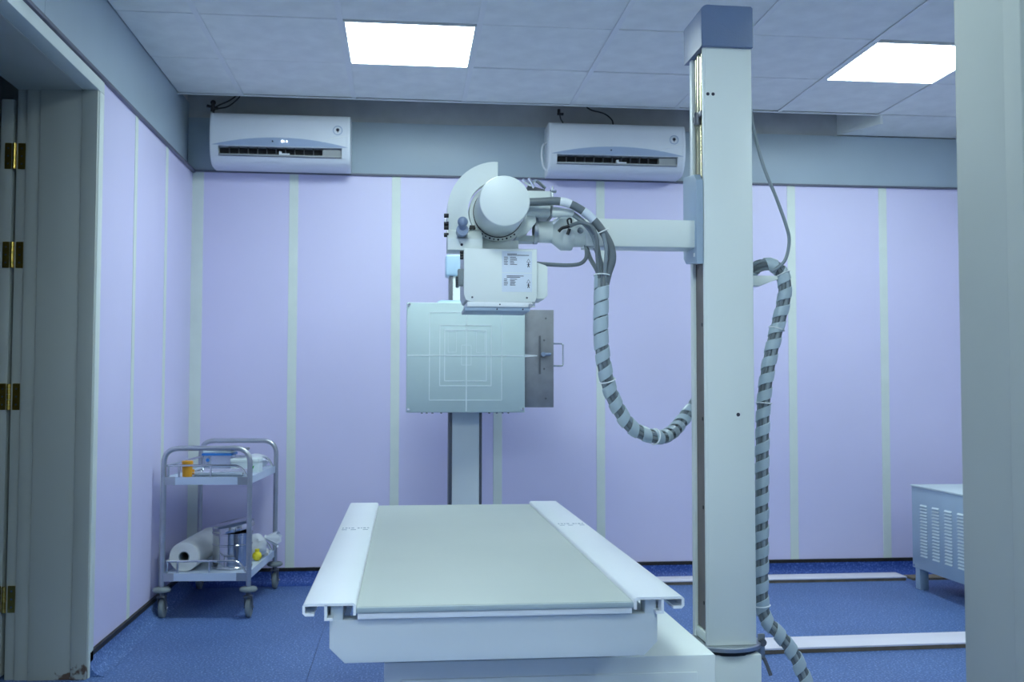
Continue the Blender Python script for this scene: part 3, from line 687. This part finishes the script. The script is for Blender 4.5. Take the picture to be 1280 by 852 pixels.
# ------------------------------------------------------------------ cable harness
t = thing('cable_harness','grey cables in spiral wrap looping from tube head behind the column','cables',(1.28,3.2,0.0))
main = smooth_path([(0.600,3.060,1.446),(0.597,3.055,1.400),(0.595,3.05,1.353),(0.594,3.05,1.255),(0.608,3.06,1.153),(0.640,3.08,1.060),(0.702,3.11,0.976),(0.790,3.15,0.944),(0.855,3.22,0.953),(0.925,3.305,1.00),(1.02,3.33,1.12),(1.07,3.33,1.30),(1.115,3.30,1.44),(1.145,3.25,1.490),(1.192,3.22,1.503),(1.228,3.205,1.470),(1.233,3.20,1.41),(1.220,3.20,1.345),(1.197,3.20,1.262),(1.172,3.20,1.15),(1.157,3.20,1.03),(1.150,3.20,0.80),(1.147,3.20,0.56),(1.146,3.20,0.42),(1.160,3.20,0.355),(1.203,3.19,0.306),(1.247,3.18,0.242),(1.282,3.17,0.155),(1.312,3.15,0.075),(1.345,3.08,0.036),(1.39,2.93,0.028),(1.43,2.70,0.028),(1.44,2.40,0.028)],12)
fr = frames(main)
def strand(ang, rad, r, m, i0, i1, tw=0.0):
    pts = [main[i]+(fr[i][1]*math.cos(ang+tw*i)+fr[i][2]*math.sin(ang+tw*i))*rad for i in range(i0,i1)]
    b = MB(); b.tube(pts,r,8); return b.build('cable',m,t)
for k in range(6): strand(2*PI*k/6, 0.0132, 0.0076, 'cable' if k%2 else 'cable2', 0, len(main), 0.004)
strand(0,0,0.006,'cable',0,len(main))
# spiral wrap ribbon
L = [0.0]
for a,c in zip(main,main[1:]): L.append(L[-1]+(c-a).length)
def at_len(s):
    lo = 0
    import bisect
    i = max(1,min(len(L)-1,bisect.bisect_left(L,s))); f = (s-L[i-1])/max(1e-9,L[i]-L[i-1])
    p = main[i-1].lerp(main[i],f); u = fr[i-1][1].lerp(fr[i][1],f).normalized(); v = fr[i-1][2].lerp(fr[i][2],f).normalized(); tt = fr[i-1][0].lerp(fr[i][0],f)
    return p,tt,u,v
def wrap(s0,s1,pitch,frac):
    b = MB(); bm = b.bm; R0,R1 = 0.0212,0.0232; n = int((s1-s0)/pitch*20); wd = pitch*frac
    prev = None
    for k in range(n+1):
        s = s0+(s1-s0)*k/n; a = 2*PI*(s-s0)/pitch; ring = []
        for ds,R in ((0,R0),(wd*.04,R1),(wd*.5,R1+0.0006),(wd*.96,R1),(wd,R0)):
            p,tt,u,v = at_len(min(s+ds,L[-1])); ring.append(bm.verts.new(p+(u*math.cos(a)+v*math.sin(a))*R))
        if prev:
            for q in range(4): bm.faces.new((prev[q],prev[q+1],ring[q+1],ring[q]))
            bm.faces.new((prev[4],prev[0],ring[0],ring[4]))
        prev = ring
    return b.build('spiral_wrap','wrap',t)
def len_at(idx): return L[idx*12]
wrap(0.002,len_at(3),0.046,0.92); wrap(len_at(3)-0.004,len_at(13),0.052,0.62); wrap(len_at(13)+0.02,len_at(32)-0.06,0.056,0.62)
for s in (0.004,0.33,0.60,len_at(15),len_at(18)-0.03,len_at(20)-0.02,len_at(23)+0.02):
    p,tt,u,v = at_len(s); b = MB(); n = 20
    ring = [p+(u*math.cos(2*PI*k/n)+v*math.sin(2*PI*k/n))*0.0248 for k in range(n+1)]
    b.tube(ring,0.0022,6,caps=False); b.build('cable_tie','whiteb',t)
# branches at the tube head
def branch(nm,pts,r,m):
    b = MB(); pp = smooth_path(pts,10); b.tube(pp,r,12); o = b.build(nm,m,t); return o,pp
o1,p1 = branch('high_voltage_cable',[(0.35,3.06,1.662),(0.40,3.055,1.664),(0.463,3.048,1.666),(0.505,3.045,1.655),(0.552,3.045,1.627),(0.590,3.045,1.588),(0.622,3.047,1.535),(0.629,3.05,1.490),(0.617,3.055,1.448),(0.606,3.06,1.40)],0.0125,'cable')
o2,p2 = branch('high_voltage_cable',[(0.455,3.075,1.636),(0.502,3.07,1.634),(0.540,3.065,1.608),(0.570,3.06,1.570),(0.585,3.055,1.520),(0.590,3.055,1.47),(0.597,3.055,1.40)],0.0085,'cable2')
b = MB(); b.cyl((0.449,3.08,1.638),(0.515,3.07,1.633),0.0165,0.0115,seg=18,bev=0.001); b.build('cable_boot','white',o2)
branch('control_cable',[(0.505,3.085,1.597),(0.53,3.05,1.602),(0.562,3.03,1.588),(0.578,3.03,1.550),(0.580,3.035,1.500),(0.590,3.05,1.42)],0.006,'cable')
b = MB(); b.cyl((0.452,3.09,1.603),(0.475,3.085,1.627),0.0035,seg=8); b.build('cable_tie','whiteb',t)
b = MB(); b.tube(smooth_path([(0.510,3.085,1.598),(0.495,3.085,1.594),(0.480,3.09,1.590),(0.470,3.09,1.580)],6),0.005,8); b.tube(smooth_path([(0.50,3.085,1.60),(0.496,3.08,1.615),(0.506,3.078,1.618),(0.508,3.08,1.604)],6),0.003,8); b.cyl((0.503,3.085,1.588),(0.497,3.085,1.570),0.005,seg=8); b.build('plug','black',t)
branch('collimator_cable',[(0.385,3.06,1.477),(0.43,3.06,1.474),(0.49,3.06,1.472),(0.532,3.07,1.478),(0.555,3.09,1.498),(0.562,3.12,1.528),(0.566,3.16,1.552)],0.006,'cable')
branch('control_cable',[(0.570,3.17,1.545),(0.575,3.12,1.50),(0.590,3.08,1.455),(0.598,3.06,1.40)],0.007,'cable')
branch('control_cable',[(0.600,3.17,1.545),(0.604,3.12,1.50),(0.606,3.08,1.455),(0.602,3.06,1.40)],0.008,'cable')
branch('control_cable',[(0.597,3.03,1.566),(0.607,3.03,1.52),(0.606,3.04,1.47),(0.603,3.05,1.40)],0.006,'cable2')
def sleeve(pp,i0,i1,r,m,par): 
    b = MB(); b.tube(pp[i0:i1],r,14); return b.build('cable_label',m,par)
sleeve(p1,21,30,0.0134,'whiteb',o1); sleeve(p1,37,46,0.0134,'sticker',o1)
b = MB(); pc = p1[53]; b.tube([pc+Vector((-0.006,0,0))+Vector((0.022*math.cos(a),0.022*math.sin(a),0.010*math.cos(a))) for a in [2*PI*k/20 for k in range(21)]],0.002,6,caps=False); b.build('cable_tie','whiteb',t)

# thin cable hanging from the column top
b = MB(); b.tube(smooth_path([(1.096,3.16,2.19),(1.104,3.16,2.10),(1.114,3.16,1.962),(1.149,3.16,1.82),(1.193,3.165,1.717),(1.228,3.17,1.626),(1.240,3.175,1.575),(1.228,3.18,1.515),(1.200,3.188,1.486),(1.185,3.19,1.478)],10),0.0055,10)
tag(b.build('thin_cable','cable2'),'thin grey cable hanging down the right side of the column','cable')

# ------------------------------------------------------------------ floor trench covers
def trench(x0,x1,y0,y1,label,rz=0.0):
    t = thing('trench_cover',label,'floor cover',((x0+x1)/2,(y0+y1)/2,0),0,'floor trench cover boards')
    b = MB(); b.box(x0,x1,y0,y1,0.016,0.024,bev=0.0015); b.build('top_board','trench',t)
    b = MB(); b.box(x0+0.004,x1-0.004,y0+0.004,y1-0.004,0.0,0.016); b.build('plywood_base','plywood',t)
    t.rotation_euler.z = rz
    return t
trench(1.0,3.70,4.135,4.315,'long pale floor board in front of the generator cabinet',0.02)
trench(0.90,2.86,5.592,5.728,'pale floor board lying along the back wall skirting')
b = MB(); b.box(2.90,3.3,5.60,5.71,0.0,0.012); tag(b.build('plywood_strip','plywood'),'brown wooden strip on the floor behind the generator cabinet','board')

# ------------------------------------------------------------------ generator cabinet
t = thing('generator_cabinet','low blue grey metal cabinet with louvred side at the right','cabinet',(3.07,4.85,0))
GX0,GX1,GY0,GY1 = 2.792,3.36,4.415,5.395
b = MB(); b.box(GX0,GX1,GY0,GY1,0.115,0.558,bev=0.004); bd = b.build('body','cabinet',t)
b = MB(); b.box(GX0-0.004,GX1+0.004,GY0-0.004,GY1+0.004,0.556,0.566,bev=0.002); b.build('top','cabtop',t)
for x0 in (GX0+0.008,GX1-0.058):
    for y0 in (GY0+0.02,GY1-0.065):
        b = MB(); b.box(x0,x0+0.05,y0,y0+0.05,0.0,0.117,bev=0.003); b.build('leg','cabinet',t)
for yc in (5.263,5.138,5.013,4.888,4.763,4.638,4.53):
    b = MB(); n = 17
    for k in range(n):
        z = 0.192+k*(0.462-0.192)/(n-1)
        b.prism([(GX0+0.001,z+0.0065),(GX0-0.007,z-0.003),(GX0-0.006,z-0.0045),(GX0+0.001,z-0.002)],'y',yc-0.034,yc+0.034)
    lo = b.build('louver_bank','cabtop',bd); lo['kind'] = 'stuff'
b = MB(); b.cyl((GX0-0.004,5.372,0.128),(GX0+0.002,5.372,0.128),0.006,seg=10); b.build('body_screw','chrome',bd)

# ------------------------------------------------------------------ trolley and what lies on it
TX,TY,TR = -0.918,5.355,-0.055
trol = thing('trolley','two-shelf stainless steel trolley on castors in the corner','trolley',(TX,TY,0),TR)
def tl(b,nm,m=None,par=None,ang=35): return b.build(nm,m,par or trol,ang,local=True)
HX,HY = 0.203,0.345
for sy in (-1,1):
    b = MB(); b.tube(fillet([(-HX,sy*HY,0.135),(-HX,sy*HY,0.805),(HX,sy*HY,0.805),(HX,sy*HY,0.135)],0.075,8),0.0125,14); tl(b,'handle_frame','steelsat')
    for sx in (-1,1):
        b = MB(); b.lathe([(0,0.150),(0.020,0.150),(0.036,0.146),(0.042,0.139),(0.042,0.131),(0.034,0.126),(0,0.126)],(sx*HX,sy*HY,0),'z',24); tl(b,'bumper','rubber')
        b = MB(); x,y = sx*HX,sy*HY
        b.cyl((x,y,0.128),(x,y,0.108),0.012,seg=12); b.box(x-0.020,x+0.020,y-0.018,y+0.018,0.100,0.108,bev=0.002)
        for dx in (-0.019,0.016): b.prism([(y-0.016,0.104),(y+0.016,0.104),(y+0.026,0.046),(y+0.014,0.036)],'x',x+dx,x+dx+0.003)
        ck = tl(b,'castor_fork','darkframe')
        b = MB(); b.lathe([(0.0,-0.010),(0.028,-0.011),(0.036,-0.013),(0.044,-0.010),(0.0465,-0.004),(0.0465,0.004),(0.044,0.010),(0.036,0.013),(0.028,0.011),(0.0,0.010)],(x,y+0.018,0.047),'x',28); o = tl(b,'castor_wheel','rubber',ck)
        b = MB(); b.cyl((x-0.024,y+0.018,0.047),(x+0.026,y+0.018,0.047),0.005,seg=8); tl(b,'axle','chrome',ck)
def shelf(z):
    b = MB(); X,Y = HX-0.004,HY+0.006
    b.box(-X,X,-Y,Y,z,z+0.004)
    b.box(-X,X,-Y-0.002,-Y+0.001,z-0.028,z+0.008); b.box(-X,X,Y-0.001,Y+0.002,z-0.028,z+0.008)
    b.box(-X-0.002,-X+0.001,-Y,Y,z-0.028,z+0.008); b.box(X-0.001,X+0.002,-Y,Y,z-0.028,z+0.008)
    s = tl(b,'shelf','shelf')
    for sx in (-1,1):
        for sy in (-1,1):
            b = MB(); xa,xb = sorted((sx*X,sx*(X-0.052))); b.box(xa,xb,min(sy*Y,sy*(Y+0.0035)),max(sy*Y,sy*(Y+0.0035)),z-0.029,z+0.009); tl(b,'shelf_corner','steelsat',s)
    # gallery rail: front, left and back
    zr = z+0.062
    for sy in (-1,1):
        yy = sy*(HY-0.014)
        b = MB(); b.tube(fillet([(-HX+0.012,yy,zr),(HX-0.045,yy,zr),(HX-0.018,yy,z+0.01)],0.04,6),0.0055,10); g = tl(b,'gallery_rail','steel',s)
        for x in (-0.135,0.015,-HX+0.018):
            b = MB(); b.cyl((x,yy,z),(x,yy,zr),0.005,seg=10); tl(b,'gallery_post','steel',s)
    b = MB(); b.tube([(-HX+0.014,-HY+0.012,zr),(-HX+0.014,HY-0.012,zr)],0.0055,10); tl(b,'gallery_rail','steel',s)
    return s
ZT,ZB = 0.660,0.205
shelf(ZT); shelf(ZB)
def W(x,y,z): # trolley coordinates to the room
    c,s = math.cos(TR),math.sin(TR); return (TX+x*c-y*s, TY+x*s+y*c, z)
def lth(name,label,cat,x,y,z,rz=0): return thing(name,label,cat,W(x,y,z),TR+rz)
def lb(b,nm,m,par,ang=35): return b.build(nm,m,par,ang,local=True)
zt = ZT+0.0045; zb = ZB+0.0045
# upper shelf
t = lth('orange_cup','orange plastic cup at the front of the trolley top shelf','cup',-0.108,-0.285,zt)
b = MB(); b.lathe([(0,0),(0.022,0),(0.0235,0.004),(0.0245,0.052),(0,0.052)],(0,0,0),'z',24); lb(b,'cup_body','orange',t)
b = MB(); b.lathe([(0.0255,0.050),(0.0265,0.052),(0.0265,0.074),(0.024,0.077),(0,0.077)],(0,0,0),'z',24); lb(b,'cup_lid','orange',t)
b = MB(); b.box(0.022,0.034,-0.004,0.004,0.012,0.036,bev=0.003); lb(b,'cup_tab','orange',t)
t = lth('steel_tray','shallow stainless tray on the trolley top shelf','tray',0.04,-0.19,zt)
def pan(b,a,c,h,t_=0.003,fl=0.012):
    b.box(-a,a,-c,c,0,t_); 
    b.prism([(-c,0),(-c+t_,0),(-c-fl+t_,h),(-c-fl,h)],'x',-a,a); b.prism([(c,0),(c-t_,0),(c+fl-t_,h),(c+fl,h)],'x',-a,a)
    b.prism([(-a,0),(-a+t_,0),(-a-fl+t_,h),(-a-fl,h)],'y',-c-fl,c+fl); b.prism([(a,0),(a-t_,0),(a+fl-t_,h),(a+fl,h)],'y',-c-fl,c+fl)
b = MB(); pan(b,0.115,0.085,0.020); lb(b,'tray_body','steel',t)
b = MB(); b.tube(fillet([(-.127,-.097,.021),(.127,-.097,.021),(.127,.097,.021),(-.127,.097,.021),(-.127,-.097,.021)],0.015,4),0.0025,6); lb(b,'tray_rim','chrome',t)
t = lth('storage_box','clear plastic box with blue lid on the trolley top shelf','box',-0.035,0.06,zt)
b = MB(); b.prism([(-0.065,0),(0.065,0),(0.072,0.082),(-0.072,0.082)],'y',-0.06,0.06,bev=0.003); lb(b,'box_body','clear',t)
b = MB(); b.box(-0.077,0.077,-0.068,0.068,0.082,0.094,bev=0.003); lb(b,'box_lid','bluelid',t)
b = MB(); b.box(-0.071,0.071,-0.060,0.060,0.0945,0.107,bev=0.004); lb(b,'box_inner_lid','carton',t)
b = MB(); b.cyl((-0.045,-0.069,0.060),(-0.045,-0.058,0.060),0.009,seg=12); lb(b,'box_latch','bluelid',t)
t = lth('carton_box','white carton with a green leaf mark on the trolley top shelf','carton',0.124,-0.005,zt,-0.03)
b = MB(); b.box(-0.075,0.062,-0.05,0.05,0,0.062,bev=0.002); cb = lb(b,'carton_body','carton',t)
b = MB(); b.box(-0.078,0.065,-0.053,0.053,0.05,0.070,bev=0.002); lb(b,'carton_lid','carton',t)
b = MB(); b.prism([(0.030,0.016),(0.038,0.020),(0.043,0.036),(0.034,0.032)],'y',-0.0515,-0.0495); lb(b,'leaf_mark','greenink',cb)
b = MB(); b.box(-0.066,0.056,-0.0506,-0.0496,0.010,0.0115); b.box(-0.066,-0.0645,-0.0506,-0.0496,0.010,0.045); lb(b,'printed_frame','mint',cb)
t = lth('instrument_case','flat grey metal case lying on the white carton','case',0.035,0.03,zt+0.0705+0.038,-0.1)
t.location.z = zt+0.108
b = MB(); b.box(-0.085,0.075,-0.045,0.055,0,0.012,bev=0.003); ic = lb(b,'case_body','zinc',t)
b = MB(); b.cyl((0.055,-0.047,0.006),(0.055,-0.043,0.006),0.004,seg=8); b.cyl((-0.03,0,0.012),(-0.03,0,0.018),0.006,seg=8); b.cyl((0.0,0.01,0.012),(0.0,0.01,0.016),0.006,seg=8); lb(b,'case_button','ink',ic)
def blob(name,label,cat,x,y,z,sx,sy,sz,m,seed,amp=0.22,rings=12,seg=18,part=None):
    r = random.Random(seed); ph = [(r.uniform(0,6.28),r.randint(2,5),r.randint(1,4)) for _ in range(6)]
    t = lth(name,label,cat,x,y,z)
    b = MB(); bm = b.bm; R = []
    for i in range(rings+1):
        th = PI*i/rings; row = []
        for j in range(seg):
            a = 2*PI*j/seg
            k = 1+amp*sum(math.sin(n*a+p+mm*th*1.7) for p,n,mm in ph)/3*math.sin(th)
            row.append(bm.verts.new((sx*k*math.sin(th)*math.cos(a),sy*k*math.sin(th)*math.sin(a),sz-sz*math.cos(th)*(1 if i>rings//2 else 0.98))))
        R.append(row)
    for A,B in zip(R,R[1:]):
        for j in range(seg): bm.faces.new((A[j],A[(j+1)%seg],B[(j+1)%seg],B[j]))
    lb(b,part or 'bag_body',m,t,60); return t
t = blob('plastic_bag','crumpled clear plastic bag at the rear of the trolley top shelf','bag',0.122,0.195,zt,0.058,0.085,0.040,'bag',3,0.35)
# lower shelf
t = lth('paper_roll','large white paper roll on the trolley bottom shelf','paper roll',-0.118,0.0,zb)
b = MB(); b.lathe([(0.026,-0.285),(0.068,-0.285),(0.0705,-0.282),(0.0705,0.24),(0.068,0.243),(0.026,0.243),(0.026,-0.285)],(0,0,0.071),'y',40); lb(b,'roll_paper','paper',t)
b = MB(); b.lathe([(0.022,-0.284),(0.0262,-0.284),(0.0262,0.24),(0.022,0.24),(0.022,-0.284)],(0,0,0.071),'y',28); lb(b,'roll_core','rubber',t)
t = lth('steel_drum','polished stainless sterilising drum with tilted lid on the trolley','drum',0.086,-0.165,zb)
b = MB(); b.lathe([(0,0),(0.094,0),(0.097,0.003),(0.097,0.010),(0.0945,0.013),(0.0945,0.112),(0.0975,0.114),(0.0975,0.119),(0.0945,0.121),(0.0945,0.166),(0.098,0.168),(0.098,0.174),(0.0945,0.176),(0.092,0.176),(0.092,0.010),(0,0.010)],(0,0,0),'z',48); lb(b,'drum_body','drumsteel',t,30)
b = MB(); b.lathe([(0,0.030),(0.085,0.030),(0.0985,0.026),(0.1005,0.018),(0.1005,0.0),(0.0985,0.0),(0.0985,0.018),(0.084,0.027),(0,0.027)],(0,0,0),'z',48)
ld = lb(b,'drum_lid','drumsteel',t,30); ld.location = (0.006,0.0,0.190); ld.rotation_euler = (0.10,-0.17,0)
b = MB(); b.box(-0.020,0.020,-0.106,-0.098,0.002,0.020,bev=0.002); b.box(0.004+0.03,0.026+0.03,-0.103,-0.094,0.004,0.019,bev=0.002); o = b.build('lid_clasp','steel',ld,local=True)
t = blob('white_bag','white plastic bag tied at the neck behind the drum','bag',0.145,0.115,zb,0.055,0.075,0.062,'bag',11,0.3)
b = MB(); bm = b.bm; r = random.Random(5); rim = []; neck = []
for k in range(22):
    a = 2*PI*k/22; neck.append(bm.verts.new((0.05+0.0,0.02+0.010*math.cos(a),0.100+0.010*math.sin(a))))
    rim.append(bm.verts.new((0.115+r.uniform(-.012,.012),0.02+0.045*math.cos(a)*r.uniform(.8,1.2),0.090+0.042*math.sin(a)*r.uniform(.8,1.2))))
for k in range(22): bm.faces.new((neck[k],neck[(k+1)%22],rim[(k+1)%22],rim[k]))
lb(b,'bag_neck','bag',t,80)
b = MB(); b.lathe([(0.009,-0.004),(0.013,-0.004),(0.013,0.004),(0.009,0.004)],(0.046,0.02,0.100),'x',14); lb(b,'bag_tie','whiteb',t)
t = blob('yellow_bottle','small yellow bottle beside the drum on the trolley','bottle',0.172,0.015,zb,0.024,0.024,0.024,'yellow',2,0.08,part='bottle_body')
b = MB(); b.lathe([(0.010,0.046),(0.012,0.048),(0.012,0.060),(0,0.061)],(0,0,0),'z',14); lb(b,'bottle_cap','yellow',t)
t = lth('paper_packet','crumpled white paper packet on the trolley bottom shelf edge','packet',0.168,0.225,zb,0.12)
b = MB(); bm = b.bm; r = random.Random(9); nx,ny = 6,10; V = [[bm.verts.new((-0.022+0.045*i/nx, -0.055+0.12*j/ny, 0.006+r.uniform(0,0.012)+0.02*math.sin(PI*i/nx)*math.sin(PI*j/ny))) for j in range(ny+1)] for i in range(nx+1)]
B2 = [[bm.verts.new((v.co.x,v.co.y,0.0)) for v in row] for row in V]
for i in range(nx):
    for j in range(ny):
        bm.faces.new((V[i][j],V[i+1][j],V[i+1][j+1],V[i][j+1])); bm.faces.new((B2[i][j],B2[i][j+1],B2[i+1][j+1],B2[i+1][j]))
for j in range(ny):
    bm.faces.new((V[0][j],V[0][j+1],B2[0][j+1],B2[0][j])); bm.faces.new((V[nx][j],B2[nx][j],B2[nx][j+1],V[nx][j+1]))
for i in range(nx):
    bm.faces.new((V[i][0],B2[i][0],B2[i+1][0],V[i+1][0])); bm.faces.new((V[i][ny],V[i+1][ny],B2[i+1][ny],B2[i][ny]))
lb(b,'packet_body','paper',t,20)
blob('green_pouch','dark green pouch between paper roll and drum on the trolley','pouch',-0.012,0.01,zb,0.030,0.05,0.036,'greenbag',21,0.3,part='pouch_body')
